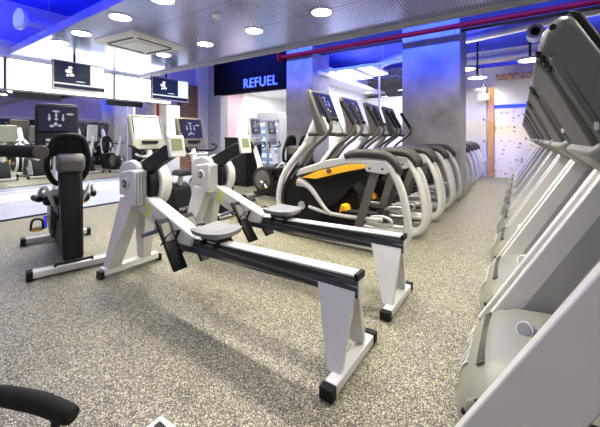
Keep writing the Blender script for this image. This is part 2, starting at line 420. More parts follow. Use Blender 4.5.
for r, row in ((0, rowA), (1, rowB)):
    for k, (x, y) in enumerate(row):
        t = proto if first else copy_tree(proto); first = False
        t.location = (x, y, 3.0)
        put(t, '%s downlight from the mirror wall in the soffit row %s' % (ORD[k], ['nearer the blue open ceiling', 'nearer the red pipe'][r]), 'ceiling light', 'round soffit downlights')
        spot((x, y, 2.97), SP * (.75, 1.5)[r])
for x, y in [(-6, .2), (-3.6, .2), (-1.2, .2), (1.2, .2), (-6, -2.2), (-2.5, -2.2), (1, -2.2)]:
    spot((x, y, 3.9), SP * .33)  # unseen fill spots behind the camera, added without fixtures
for x in (-6.5, -4.5, -2.6, -.6, 1.4):
    spot((x, 5.95, 4.1), SP * .6, 1.9)  # fixtureless fill spots hidden above the soffit, added to whiten the area beyond
for k, (x, y, z) in enumerate([(-1.25, 9.9, 3.2), (-1.05, 10.9, 3.1), (.2, 9.6, 3.2), (.3, 6.4, 3.4), (1.6, 8.4, 3.4), (-.6, 11.6, 3.3)]):
    if k < 3:
        t = copy_tree(proto); t.location = (x, y, z); t.scale = (1.8, 1.8, 1)
        put(t, ['round light above the aisle nearest the concrete pillar', 'round light above the aisle near the glass screen', 'round light above the aisle beside the treadmill consoles'][k], 'ceiling light')
        B((0, 0, 0)).cyl((0, 0, .0), (0, 0, 4.2 - z), .015).obj('stem', 'dark', t)
    spot((x, y, z - .05), SP * .95)

# air conditioner and smoke detector on the soffit
t = thing('air_conditioner', 'square ivory ceiling cassette air conditioner between the downlights', 'air conditioner', (-5.62, 3.12, 3.0), .12)
B().hexa([(-.50, -.50, -.045), (.50, -.50, -.045), (.50, .50, -.045), (-.50, .50, -.045)], [(-.53, -.53, 0), (.53, -.53, 0), (.53, .53, 0), (-.53, .53, 0)]).obj('panel', 'cassette', t, bev=.006)
B().box(-.24, .24, -.24, .24, -.055, -.04).obj('intake_grille', 'cassette', t)
for a in range(4):
    o = B().box(-.34, .34, .36, .41, -.052, -.04).obj('louvre', 'dark', t, bev=.002); o.rotation_euler = (0, 0, a * PI/2)
t = put(B((-3.44, 2.98, 3.0)).cyl((-3.44, 2.98, 2.965), (-3.44, 2.98, 3.0), .06).cyl((-3.44, 2.98, 2.94), (-3.44, 2.98, 2.97), .04).obj('smoke_detector', 'white', bev=.004), 'small white smoke detector on the perforated soffit', 'smoke detector')
t.location = (-3.44, 2.98, 3.0)

# pipes and ducts
t = put(B().tube([(-5.40, 6.93, 3.5), (4.9, 6.93, 3.5)], .056, 12, 1).cyl((-5.44, 6.93, 3.5), (-5.38, 6.93, 3.5), .13).obj('sprinkler_pipe', 'red', bev=0), 'red sprinkler pipe running across the concrete pillars under the ceiling', 'pipe')
t = put(B().cyl((-5.52, 7.42, 1.95), (-5.52, 7.42, 3.02), .05).obj('drop_pipe', 'red', bev=0), 'short red vertical pipe below the fascia beside the concrete pillar', 'pipe')
t = put(B().cyl((-2.6, 9.85, 3.9), (3.4, 8.1, 3.9), .12).obj('ventilation_duct', 'galv', bev=.004), 'silver round duct higher up by the red pipe', 'duct')
t = put(B().cyl((-1.75, 11.6, 3.75), (4.6, 11.6, 3.75), .12).obj('ventilation_duct', 'galv', bev=.004), 'silver round duct lower down towards the leaf printed wall', 'duct')
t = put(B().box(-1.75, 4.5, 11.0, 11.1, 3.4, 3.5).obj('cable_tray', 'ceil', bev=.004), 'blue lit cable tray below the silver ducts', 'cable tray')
t = thing('duct_outlet', 'round duct outlet with dark centre beside the nearest treadmill console', 'duct', (.26, 8.2, 3.50))
B().cyl((0, -.02, 0), (0, .35, 0), .15).cyl((0, .2, .1), (0, .2, .7), .015).obj('collar', 'galv', t)
B().cyl((0, -.03, 0), (0, 0, 0), .085).obj('opening', 'black', t)
t = thing('ventilation_duct', 'white round duct stub against the blue ceiling top left', 'duct', (-7.3, 2.0, 3.4))
B((-7.3, 2.0, 3.4)).cyl((-7.32, 1.84, 3.42), (-7.33, 1.90, 3.42), .19).obj('flange', 'white', t)
B((-7.3, 2.0, 3.4)).cyl((-7.33, 1.9, 3.42), (-7.45, 3.1, 3.42), .085).obj('spiral_pipe', 'white', t)
B((-7.3, 2.0, 3.4)).cyl((-7.38, 2.3, 3.5), (-7.38, 2.3, 4.2), .006).obj('hanger', 'silver', t)
t = put(B().tube([(-4.3, 10.2, 3.5), (-3.9, 10.1, 3.45), (-3.5, 9.6, 3.6), (-2.4, 9.2, 3.7), (-1.9, 9.0, 3.75)], .13, 14).cyl((-3.5, 9.6, 3.6), (-3.5, 9.6, 4.2), .012).obj('flexible_duct', 'galv', bev=0), 'bent silver duct above the glass between the two pillars', 'duct')
for k, (x0, x1, y0, y1) in enumerate([(-4.95, -4.45, 8.1, 9.8), (-4.30, -3.85, 8.1, 9.7), (-3.68, -3.25, 8.0, 9.4)]):
    t = thing('office_light', ['wide office ceiling light beside the REFUEL pillar', 'middle office ceiling light seen between the pillars', 'office ceiling light under the bent silver duct'][k], 'ceiling light', (x0, y0, 3.2), 0, 'flat office ceiling lights')
    o = (x0, y0, 3.2)
    B(o).box(x0, x1, y0, y1, 3.2, 3.26).obj('frame', 'white', t)
    B(o).box(x0 + .02, x1 - .02, y0 + .02, y1 - .02, 3.192, 3.2).obj('diffuser', 'office', t, bev=0)
t = thing('hanging_sign', 'small pale box hanging on a rod before the grey glass screen', 'sign', (-.98, 11.9, 2.62))
B().box(-.17, .17, -.03, .03, -.11, .11).obj('box', 'rgrey', t); B().cyl((0, 0, .1), (0, 0, 1.58), .012).obj('rod', 'silver', t)
t = thing('call_point', 'small red fire call point on the white pilaster by the doorway', 'fire alarm', (-8.28, 7.18, 1.40))
B().box(-.06, .06, -.05, .02, -.06, .06).obj('case', 'red', t); B().box(-.03, .03, -.055, -.05, -.03, .03).obj('window', 'white', t)

# fridge, cabinet and cone in the lobby
o = (-8.22, 9.75, 0)
t = thing('drinks_fridge', 'tall two door glass drinks fridge under the REFUEL sign', 'fridge', o)
o = (-8.22, 9.75, 0)
B().box(-.56, .56, 0, .6, .0, 2.3).obj('cabinet', 'rgrey', t, bev=.01)
B().box(-.54, .54, -.03, .0, 1.98, 2.27).obj('header', 'rgrey', t)
for sx in (-1, 1):
    c = sx*.27
    d = B().box(c - .25, c - .21, -.05, 0, .22, 1.94).box(c + .21, c + .25, -.05, 0, .22, 1.94).box(c - .25, c + .25, -.05, 0, .22, .28).box(c - .25, c + .25, -.05, 0, 1.88, 1.94).obj('door', 'rgrey', t)
    B().box(c - .21, c + .21, -.055, -.05, .28, 1.88).obj('pane', 'glass', d, bev=0)
    B().box(c - .21, c + .21, -.012, -.002, .28, 1.88).obj('lit_back', 'fridge', d, bev=0)
    B().cyl((sx*.06, -.09, .8), (sx*.06, -.09, 1.4), .015).obj('handle', 'chrome', d)
    for z in (.35, .68, 1.0, 1.32, 1.6):
        g = B()
        for i in range(5): g.cyl((c - .17 + i*.085, -.03, z), (c - .17 + i*.085, -.03, z + .15), .032, 10)
        q = g.obj('drinks', 'stock', d, bev=0); q['kind'] = 'stuff'
t = thing('cabinet', 'tall black cabinet standing in the doorway under the sign', 'cabinet', (-6.35, 6.45, 0))
B().box(-.42, .42, -.3, .3, .05, 1.27).obj('body', 'black', t, bev=.01)
B().box(-.44, .44, -.32, .32, 1.27, 1.31).obj('top', 'dark', t); B().box(-.4, .4, -.28, .28, 0, .05).obj('plinth', 'dark', t)
B().box(-.4, -.005, -.315, -.3, .1, 1.22).obj('door', 'black', t); B().box(.005, .4, -.315, -.3, .1, 1.22).obj('door', 'black', t)
t = thing('traffic_cone', 'small orange and white cone standing on the black cabinet', 'cone', (-6.06, 6.4, 1.31))
B().box(-.07, .07, -.07, .07, 0, .015).obj('base', 'orange', t); B().cyl((0, 0, .015), (0, 0, .46), .07, 16, .008).obj('spike', 'orange', t, bev=0)
B().cyl((0, 0, .16), (0, 0, .25), .052, 16, .041).obj('band', 'white', t, bev=0)

# ------------------------------------------------------------------ rowing machines
RX = -2.0
def rower(yc, label):
    O = (RX, 0, 0)
    t = thing('rowing_machine', label, 'rowing machine', (RX, yc, 0), 0, 'silver rowing machines')
    b = lambda: B(O)
    b().box(-.835, -.765, -.25, .25, .006, .06).obj('rear_foot', 'rpaint', t, .005)
    for s in (-1, 1): b().box(-.839, -.761, min(s*.255, s*.305), max(s*.255, s*.305), 0, .064).obj('foot_cap', 'black', t, .006)
    for s in (-1, 1):
        b().hexa([(-.865, s*.13, .055), (-.785, s*.13, .055), (-.785, s*.175, .055), (-.865, s*.175, .055)],
                 [(-1.01, s*.010, .45), (-.762, s*.010, .45), (-.762, s*.036, .45), (-1.01, s*.036, .45)]).obj('rear_leg', 'rpaint', t, .004)
    b().prism([(-.745, .415), (-.745, .535), (-2.5, .487), (-2.5, .365)], 'y', -.034, .034).obj('rail', 'rail', t, .004)
    b().prism([(-.75, .535), (-.75, .549), (-2.5, .50), (-2.5, .487)], 'y', -.046, .046).obj('rail_track', 'rpaint', t, .003)
    b().box(-.765, -.738, -.048, .048, .515, .555).obj('rail_end_cap', 'black', t, .004)
    b().box(-.746, -.739, -.036, .036, .412, .52).obj('rail_end_plate', 'rpaint', t, .002)
    # seat
    def seat(u, v):
        a = (u*2-1); c = (v*2-1)
        k = .155 * (1 - .12*abs(a)**3) ; y = c * k; x = -1.955 + a * .165 * (1 - .10*abs(c)**4)
        z = .604 + .014*c*c - .016*(1 - c*c)*(1-abs(a)) + .010*abs(a)**2 - .012*max(abs(a), abs(c))**16
        return (x, y, z)
    g = b().grid(seat, 18, 14)
    geom = bmesh.ops.extrude_face_region(g.bm, geom=g.bm.faces[:])
    for v in [e for e in geom['geom'] if isinstance(e, bmesh.types.BMVert)]:
        v.co.z = min(v.co.z - .035, .572); v.co.x = -1.955 + (v.co.x + 1.955) * .93; v.co.y *= .92
    g.obj('seat', 'seat', t, 0, 50)
    c = b().box(-2.05, -1.86, -.075, .075, .525, .576).obj('seat_carriage', 'dark', t, .006)
    for x in (-2.03, -1.88): b().cyl((x, -.085, .50), (x, .085, .50), .022, 14).obj('roller', 'black', c, .002)
    # main frame and flywheel
    b().prism([(-2.2, .43), (-2.17, .52), (-2.80, .74), (-3.05, .86), (-3.2, .86), (-3.24, .72), (-2.95, .61), (-2.45, .43)], 'y', -.065, .065).obj('main_frame', 'rpaint', t, .012)
    circ = lambda r, n, x=-3.02, z=.86: [(x + r*math.cos(2*PI*i/n), z + r*math.sin(2*PI*i/n)) for i in range(n)]
    b().prism(circ(.21, 32), 'y', -.035, .05).obj('flywheel', 'black', t, .004)
    cov = b().prism([(-2.86, .69), (-2.86, 1.01), (-2.92, 1.02), (-3.10, .995), (-3.13, .86), (-3.02, .77), (-2.93, .69)], 'y', -.165, -.035).obj('flywheel_cover', 'rpaint', t, .014)
    b().prism([(-2.88, .98), (-2.95, 1.07), (-3.06, 1.10), (-3.2, 1.07), (-3.27, .98), (-3.27, .75), (-2.88, .75)], 'y', -.10, -.036).obj('cover_dome', 'rpaint', cov, .02)
    rb = b()
    for k in range(4): rb.box(-2.866, -2.853, -.145 + k*.028, -.132 + k*.028, .71, .99)
    rb.obj('cover_ribs', 'rgrey', cov, .003)
    b().prism(circ(.25, 32), 'y', .05, .08).prism(circ(.225, 32), 'y', .08, .18).obj('flywheel_cover', 'rpaint', t, .014)
    ax = b().cyl((-2.99, -.185, .89), (-2.99, -.16, .89), .055, 24).obj('axle_boss', 'rpaint', t, .006)
    b().cyl((-2.99, -.190, .89), (-2.99, -.182, .89), .036, 24).obj('boss_ring', 'black', ax, .002)
    b().cyl((-2.99, -.193, .89), (-2.99, -.188, .89), .022, 24).obj('boss_centre', 'rgrey', ax, .002)
    for s in (-1, 1):
        k = 1. if s < 0 else .75
        b().hexa([(-3.27, s*.115*k, .085), (-3.17, s*.115*k, .085), (-3.17, s*.245*k, .085), (-3.27, s*.245*k, .085)],
                 [(-3.20, s*.005, .74), (-2.95, s*.005, .74), (-2.95, s*.12, .74), (-3.20, s*.12, .74)]).obj('front_leg', 'rpaint', t, .006)
    b().box(-3.265, -3.175, -.27, .27, .03, .09).obj('front_foot', 'rpaint', t, .005)
    for s in (-1, 1):
        b().box(-3.268, -3.172, min(s*.27, s*.305), max(s*.27, s*.305), 0, .07).obj('foot_cap', 'black', t, .006)
        b().cyl((-3.31, s*.2, .03), (-3.31, s*.24, .03), .03, 14).obj('wheel', 'black', t, .003)
    # monitor on its arm
    b().prism([(-3.12, .96), (-2.98, .93), (-2.47, 1.16), (-2.48, 1.25), (-2.60, 1.25), (-3.06, 1.05)], 'y', -.035, .035).obj('monitor_arm', 'dark', t, .008)
    m = b().hexa([(-2.47, -.082, 1.145), (-2.44, -.082, 1.145), (-2.44, .082, 1.145), (-2.47, .082, 1.145)],
                 [(-2.51, -.082, 1.335), (-2.48, -.082, 1.335), (-2.48, .082, 1.335), (-2.51, .082, 1.335)]).obj('monitor', 'rpaint', t, .010)
    b().hexa([(-2.46, -.052, 1.205), (-2.449, -.052, 1.205), (-2.449, .052, 1.205), (-2.46, .052, 1.205)],
             [(-2.49, -.052, 1.305), (-2.471, -.052, 1.305), (-2.471, .052, 1.305), (-2.49, .052, 1.305)]).obj('display', 'lcd', m, .001)
    # foot stretchers, straps, handle
    for s in (-1, 1):
        f = b().hexa([(-2.24, s*.07, .26), (-2.21, s*.07, .27), (-2.21, s*.19, .27), (-2.24, s*.19, .26)],
                     [(-2.52, s*.07, .62), (-2.49, s*.07, .63), (-2.49, s*.18, .63), (-2.52, s*.18, .62)]).obj('foot_plate', 'black', t, .006)
        b().hexa([(-2.37, s*.085, .465), (-2.355, s*.085, .47), (-2.355, s*.175, .47), (-2.37, s*.175, .465)],
                 [(-2.47, s*.085, .59), (-2.45, s*.085, .60), (-2.45, s*.165, .60), (-2.47, s*.165, .59)]).obj('heel_rest', 'bronze', f, .005)
        b().tube([(-2.38, s*.06, .46), (-2.33, s*.08, .54), (-2.30, s*.13, .56), (-2.33, s*.18, .53), (-2.38, s*.20, .45)], .016, 8, 4, flat=.35).obj('foot_strap', 'black', f, 0)
    h = b().tube([(-2.58, -.25, .50), (-2.54, -.08, .525), (-2.54, .08, .525), (-2.58, .25, .50)], .017, 12).obj('handle', 'blueg', t, 0)
    b().box(-2.60, -2.52, -.06, .06, .50, .55).obj('handle_block', 'black', h, .006)
    b().box(-2.63, -2.50, -.055, .055, .46, .50).obj('handle_holder', 'dark', t, .006)
    ang = math.atan2(.25, -.71)
    tl = text('lettering', 'concept', .085, 'ink', (-2.60-RX, -.0675, .565), (PI/2, .339, 0), t, .001)
    tl = text('emblem', '2', .16, 'lime', (-2.80-RX, -.0675, .645), (PI/2, .339, 0), t, .001, .006)
    return t
rower(1.69, 'silver rowing machine nearest the camera, in the middle of the floor')
rower(2.535, 'silver rowing machine farther from the camera, beside the first elliptical trainer')

# ------------------------------------------------------------------ treadmills
def treadmill():
    O = (.6, 0, 0); b = lambda: B(O)
    t = thing('treadmill', '', 'treadmill', (.6, 2.0, 0))
    prof = [(-.258, .02), (-.264, .06), (-.240, .13), (-.20, .205), (-.135, .27), (-.04, .312), (.10, .335), (.30, .345), (.52, .34), (.60, .33), (.60, .05)]
    def hood(u, v):
        f = u * (len(prof) - 1); i = min(int(f), len(prof) - 2); q = f - i
        x = prof[i][0]*(1-q) + prof[i+1][0]*q; z = prof[i][1]*(1-q) + prof[i+1][1]*q
        y = (v*2-1); e = abs(y)**5
        return (x + .05*e*(u < .5), y*.415, z*(1 - .10*y*y - .14*e))
    h = b().grid(hood, 40, 20).obj('motor_hood', 'hood', t, 0, 60)
    b().prism([(-.23, .0), (-.2, .13), (-.1, .23), (.6, .25), (.6, 0)], 'y', -.405, .405).obj('chassis', 'hood', t, .01)
    g = b()
    for k in range(22):
        y = -.26 + k * .024
        g.hexa([(-.176, y, .232), (-.166, y, .225), (-.166, y + .015, .225), (-.176, y + .015, .232)],
               [(-.146, y, .260), (-.138, y, .25), (-.138, y + .015, .25), (-.146, y + .015, .260)])
    g.obj('vent', 'shellg', h, 0)
    for (x, y, z) in [(-.212, -.40, .085), (-.158, -.405, .155)]:
        b().ball((x + .005, y + .006, z), .015).obj('screw_hole', 'black', h, 0)
    b().cyl((.035, .02, .315), (.018, -.012, .341), .042, 28).obj('badge', 'silver', h, .003)
    b().cyl((.018, -.012, .340), (.016, -.016, .3435), .032, 28).obj('badge_face', 'seat', h, .001)
    text('lettering', 'MATRIX', .11, 'pale_ink', (-.243 - .6, .02, .135), (PI/2 - .49, 0, -PI/2), h, .003, .002)
    # uprights: broad slanting panels with a pale front edge
    for s in (-1, 1):
        y0, y1 = (s*.485, s*.415) if s < 0 else (.415, .485)
        u = b().prism([(-.252, .005), (.05, .005), (.60, 1.03), (.42, 1.13), (.385, 1.125)], 'y', y0, y1).obj('upright', 'edge', t, .008)
        yi = s*.415
        b().prism([(-.115, .03), (.03, .03), (.57, 1.02), (.47, 1.075)], 'y', min(yi, yi - s*.004), max(yi, yi - s*.004)).obj('inner_panel', 'blade', u, .001)
    # deck
    b().box(.5, 2.05, -.30, .30, .12, .20).obj('belt', 'rubber', t, .02)
    for s in (-1, 1):
        b().box(.5, 2.1, min(s*.30, s*.42), max(s*.30, s*.42), .06, .235).obj('side_rail', 'silver', t, .01)
        b().tube([(.42, s*.45, 1.10), (.62, s*.45, 1.12), (1.0, s*.44, 1.06), (1.12, s*.42, .98)], .024, 10).obj('handrail', 'black', t, 0)
    b().box(.1, 2.0, -.38, .38, .02, .10).obj('frame', 'dark', t)
    # console
    sec = lambda k: [(.058 + k, 1.675), (.076 + k, 1.745), (.125 + k, 1.800), (.165 + k, 1.790), (.43 + k, 1.29), (.36 + k, 1.21), (.285 + k, 1.235), (.105 + k, 1.60), (.085 + k, 1.645)]
    rs = []
    for y, sc in [(-.43, .86), (-.405, .97), (-.36, 1.0), (.36, 1.0), (.405, .97), (.43, .86)]:
        cx, cz = .22, 1.51
        rs.append([(cx + (p[0]-cx)*sc, y, cz + (p[1]-cz)*sc) for p in sec(0)])
    c = b().rings(rs).obj('console', 'shellg', t, .016, 30)
    b().prism([(.100, 1.575), (.05, 1.645), (.07, 1.70), (.12, 1.69), (.31, 1.27), (.25, 1.25)], 'y', -.30, .30).obj('back_cover', 'shellg', c, .018)
    g = b()
    for k in range(4):
        x, z = .082 + k*.014, 1.66 - k*.022
        g.box(x - .03, x + .004, -.37, -.295, z, z + .010)
    g.obj('speaker_grille', 'black', c, 0)
    for s in (-1, 1):
        k = b().prism([(.092, 1.625), (.118, 1.632), (.265, 1.33), (.24, 1.325)], 'y', min(s*.40, s*.432), max(s*.40, s*.432)).obj('rear_strip', 'bronze', c, .008)
        b().box(.222, .236, min(s*.43, s*.436), max(s*.43, s*.436), 1.345, 1.375).obj('strip_mark', 'pale_ink', k, .002)
    b().prism([(.155, 1.815), (.195, 1.80), (.465, 1.285), (.43, 1.265)], 'y', -.385, .385).obj('bezel', 'black', c, .010)
    d = b()
    d.hexa([(.456, -.30, 1.33), (.450, -.30, 1.325), (.450, .30, 1.325), (.456, .30, 1.33)], [(.221, -.30, 1.768), (.212, -.30, 1.764), (.212, .30, 1.764), (.221, .30, 1.768)])
    d.obj('screen', 'screen', c, 0)
    b().cyl((.105, -.41, 1.745), (.105, -.425, 1.748), .011, 14).obj('button', 'black', c, 0)
    b().box(.40, .62, -.42, .42, 1.13, 1.19).obj('tray', 'dark', t, .02)
    b().prism([(.205, 1.255), (.33, 1.36), (.50, 1.18), (.47, 1.10), (.38, 1.11)], 'y', -.36, .36).obj('neck', 'hood', t, .02)
    return t
tm = treadmill()
for k in range(9):
    o = tm if k == 0 else copy_tree(tm)
    o.location = (.6, 2.0 + 1.12*k, 0)
    put(o, ['treadmill nearest the camera, pale hood with lettering, at the right edge', 'second treadmill in the row, its console just past the nearest one'][k] if k < 2
        else ('last treadmill in the row, by the leaf printed wall' if k == 8 else '%s treadmill from the camera in the row along the right' % ORD[k]), 'treadmill', 'treadmills along the right')

# ------------------------------------------------------------------ elliptical trainers
def elliptical():
    O = (-2.0, 0, 0); b = lambda: B(O)
    t = thing('elliptical_trainer', '', 'elliptical trainer', (-2.0, 3.88, 0))
    # central shroud
    c = [(-2.50 + .37*math.cos(a), .42 + .37*math.sin(a)) for a in [2*PI*i/36 for i in range(36)]]
    sh = b().prism(c, 'y', -.20, .20).obj('drive_shroud', 'black', t, .03)
    b().prism([(-2.82, .06), (-1.8, .06), (-1.62, .25), (-1.66, .62), (-1.9, .88), (-2.3, .95), (-2.7, .80), (-2.84, .45)], 'y', -.14, .14).obj('drive_housing', 'black', t, .03)
    for s in (-1, 1):
        b().cyl((-2.50, s*.20, .37), (-2.50, s*.212, .37), .06, 24).obj('hub_cap', 'rgrey', sh, .003)
    # mast: the bowed pale front frame
    b().tube([(-2.72, 0, .06), (-2.86, 0, .22), (-2.90, 0, .45), (-2.82, 0, .75), (-2.65, 0, 1.0), (-2.50, 0, 1.25), (-2.38, 0, 1.50), (-2.32, 0, 1.66)],
             [.05, .06, .065, .07, .09, .085, .08, .06], 14).obj('mast', 'rpaint', t, 0)
    for s in (-1, 1):
        b().tube([(-2.60, s*.21, .08), (-2.76, s*.21, .22), (-2.81, s*.21, .46), (-2.73, s*.21, .72), (-2.55, s*.20, .96)], .024, 10).obj('shroud_trim', 'dark', sh, 0)
        b().tube([(-2.62, s*.20, .05), (-2.84, s*.20, .20), (-2.90, s*.20, .46), (-2.82, s*.20, .76), (-2.64, s*.17, 1.02), (-2.50, s*.09, 1.22)], .042, 12).obj('front_hoop', 'rpaint', t, 0)
    text('lettering', 'MATRIX', .10, 'ink', (-2.52 + 2.0, -.094, 1.22), (PI/2, -1.08, 0), t, .001)
    b().box(-2.83, -2.74, -.36, .36, 0, .06).obj('front_foot', 'tube', t, .01)
    for s in (-1, 1):
        y = s * .375
        # rear arch tube
        b().tube([(-2.78, y*.95, .055), (-2.3, y, .05), (-1.35, y, .05), (-1.12, y, .07), (-1.01, y, .20), (-1.0, y, .42), (-1.06, y, .72), (-1.17, y, .96), (-1.24, y, 1.06)], .042, 14).obj('rear_frame', 'tube', t, 0)
        p = b().prism([(-1.53, 1.04), (-1.22, 1.06), (-1.13, .96), (-1.24, .90), (-1.46, .92)], 'y', y - .032, y + .032).obj('pivot_plate', 'silver', t, .008)
        for x in (-1.42, -1.27): b().cyl((x, y - .036, .96), (x, y + .036, .96), .014, 12).obj('bolt', 'dark', p, 0)
        b().tube([(-1.74, y, 1.085), (-1.62, y, 1.12), (-1.38, y, 1.125), (-1.22, y, 1.10), (-1.12, y, 1.01), (-1.09, y, .93)], [.05, .066, .068, .066, .056, .038], 12, flat=.8).obj('arm_pad', 'pad', t, 0)
        # side arm with amber panel
        b().prism([(-2.46, .80), (-2.40, .90), (-2.0, 1.03), (-1.62, 1.10), (-1.30, 1.06), (-1.32, 1.0), (-1.7, 1.0), (-2.1, .90)], 'y', y - .03, y + .03).obj('side_arm', 'silver', t, .012)
        yp = b().prism([(-2.36, .79), (-2.1, .895), (-1.7, .99), (-1.44, 1.0), (-1.50, .955), (-1.75, .895), (-2.15, .785)], 'y', y - .034, y + .034).obj('amber_panel', 'yellow', t, .006)
        b().cyl((-1.95, y - .05, .90), (-1.95, y + .05, .90), .032, 14).obj('pivot', 'bronze', yp, .003)
        b().prism([(-2.38, .78), (-2.15, .79), (-1.75, .90), (-1.50, .95), (-1.48, .88), (-1.70, .70), (-1.95, .45), (-2.3, .40)], 'y', y*.80 - .02, y*.80 + .02).obj('inner_guard', 'black', t, .006)
        # hanging link
        b().hexa([(-1.66, y*.93 - .02, .18), (-1.56, y*.93 - .02, .18), (-1.56, y*.93 + .02, .18), (-1.66, y*.93 + .02, .18)],
                 [(-1.41, y*.93 - .02, .97), (-1.31, y*.93 - .02, .97), (-1.31, y*.93 + .02, .97), (-1.41, y*.93 + .02, .97)]).obj('hanging_link', 'bronze', t, .006)
        ph = .12 * s
        # pedal bar, crank arm, pedal
        b().tube([(-2.30, y*.85, .36 - ph*.3), (-2.0, y*.88, .355), (-1.62, y*.88, .35), (-1.30, y*.88, .37)], .024, 10).obj('pedal_bar', 'silver', t, 0)
        b().tube([(-1.42, y*.8, .28), (-1.26, y*.8, .29), (-1.2, y*.8, .36), (-1.3, y*.8, .40), (-1.45, y*.8, .38)], .016, 10).obj('pedal_hook', 'silver', t, 0)
        b().tube([(-2.45, y*.92, .72), (-2.28, y*.92, .66), (-2.05, y*.92, .42), (-1.95, y*.9, .34)], [.065, .034, .024, .024], 12).obj('crank_link', 'silver', t, 0)
        pd = b().prism([(-1.88, .36), (-1.45, .38), (-1.42, .41), (-1.52, .41), (-1.86, .40)], 'y', y*.5 - .07, y*.5 + .07).obj('pedal', 'dark', t, .008)
        b().prism([(-1.90, .36), (-1.78, .38), (-1.80, .46), (-1.86, .47)], 'y', y*.5 - .07, y*.5 + .07).obj('toe_guard', 'yellow', pd, .008)
        # moving handle
        h = b().tube([(-2.42, y*.9, .94), (-2.25, y*.92, 1.16), (-2.02, y*.95, 1.34), (-1.95, y*.95, 1.46), (-2.05, y*.92, 1.66), (-2.16, y*.88, 1.84)], .025, 10).obj('handlebar', 'bronze', t, 0)
        b().tube([(-1.96, y*.95, 1.50), (-2.05, y*.92, 1.66), (-2.16, y*.88, 1.84)], .033, 10).obj('grip', 'black', h, 0)
        b().ball((-2.43, y*.9, .93), (.05, .04, .05)).obj('handle_pivot', 'dark', h, 0)
    # fixed bars and console
    b().tube([(-2.36, -.22, 1.36), (-2.15, -.24, 1.36), (-2.06, -.16, 1.36), (-2.05, 0, 1.35), (-2.06, .16, 1.36), (-2.15, .24, 1.36), (-2.36, .22, 1.36)], .028, 10).obj('fixed_bar', 'pad', t, 0)
    rs = []
    for y, e in [(-.285, .8), (-.26, 1), (.26, 1), (.285, .8)]:
        sec = [(-2.40, 1.94), (-2.36, 1.965), (-2.32, 1.955), (-2.08, 1.36), (-2.14, 1.33), (-2.22, 1.36)]
        rs.append([(-2.22 + (x + 2.22)*e, y, 1.65 + (z - 1.65)*e) for x, z in sec])
    co = b().rings(rs).obj('console', 'bronze', t, .014, 30)
    b().hexa([(-2.172, -.235, 1.62), (-2.182, -.235, 1.61), (-2.182, .235, 1.61), (-2.172, .235, 1.62)], [(-2.300, -.235, 1.93), (-2.31, -.235, 1.925), (-2.31, .235, 1.925), (-2.300, .235, 1.93)]).obj('screen', 'screen', co, 0)
    b().hexa([(-2.068, -.2, 1.37), (-2.09, -.2, 1.37), (-2.09, .2, 1.37), (-2.068, .2, 1.37)], [(-2.155, -.2, 1.585), (-2.18, -.2, 1.585), (-2.18, .2, 1.585), (-2.155, .2, 1.585)]).obj('key_panel', 'silver', co, .006)
    b().tube([(-2.13, -.15, 1.55), (-2.09, -.08, 1.56), (-2.09, .08, 1.56), (-2.13, .15, 1.55)], .02, 8).obj('tray', 'black', co, 0)
    return t
el = elliptical()
ys = [3.88, 4.83, 5.78, 6.73, 8.72, 9.67, 10.6, 11.5]
EL = ['elliptical trainer nearest the camera with amber side panels', 'second elliptical trainer, just behind the nearest', 'third elliptical trainer, middle of the front group',
      'elliptical trainer touching the front of the concrete pillar', 'first elliptical trainer just past the concrete pillar', 'second elliptical trainer past the concrete pillar',
      'third elliptical trainer past the concrete pillar', 'farthest elliptical trainer, nearest the grey glass screen']
for k, y in enumerate(ys):
    o = el if k == 0 else copy_tree(el); o.location = (-2.0 if k < 4 else -2.0, y, 0)
    put(o, EL[k], 'elliptical trainer', 'elliptical trainers in a row')

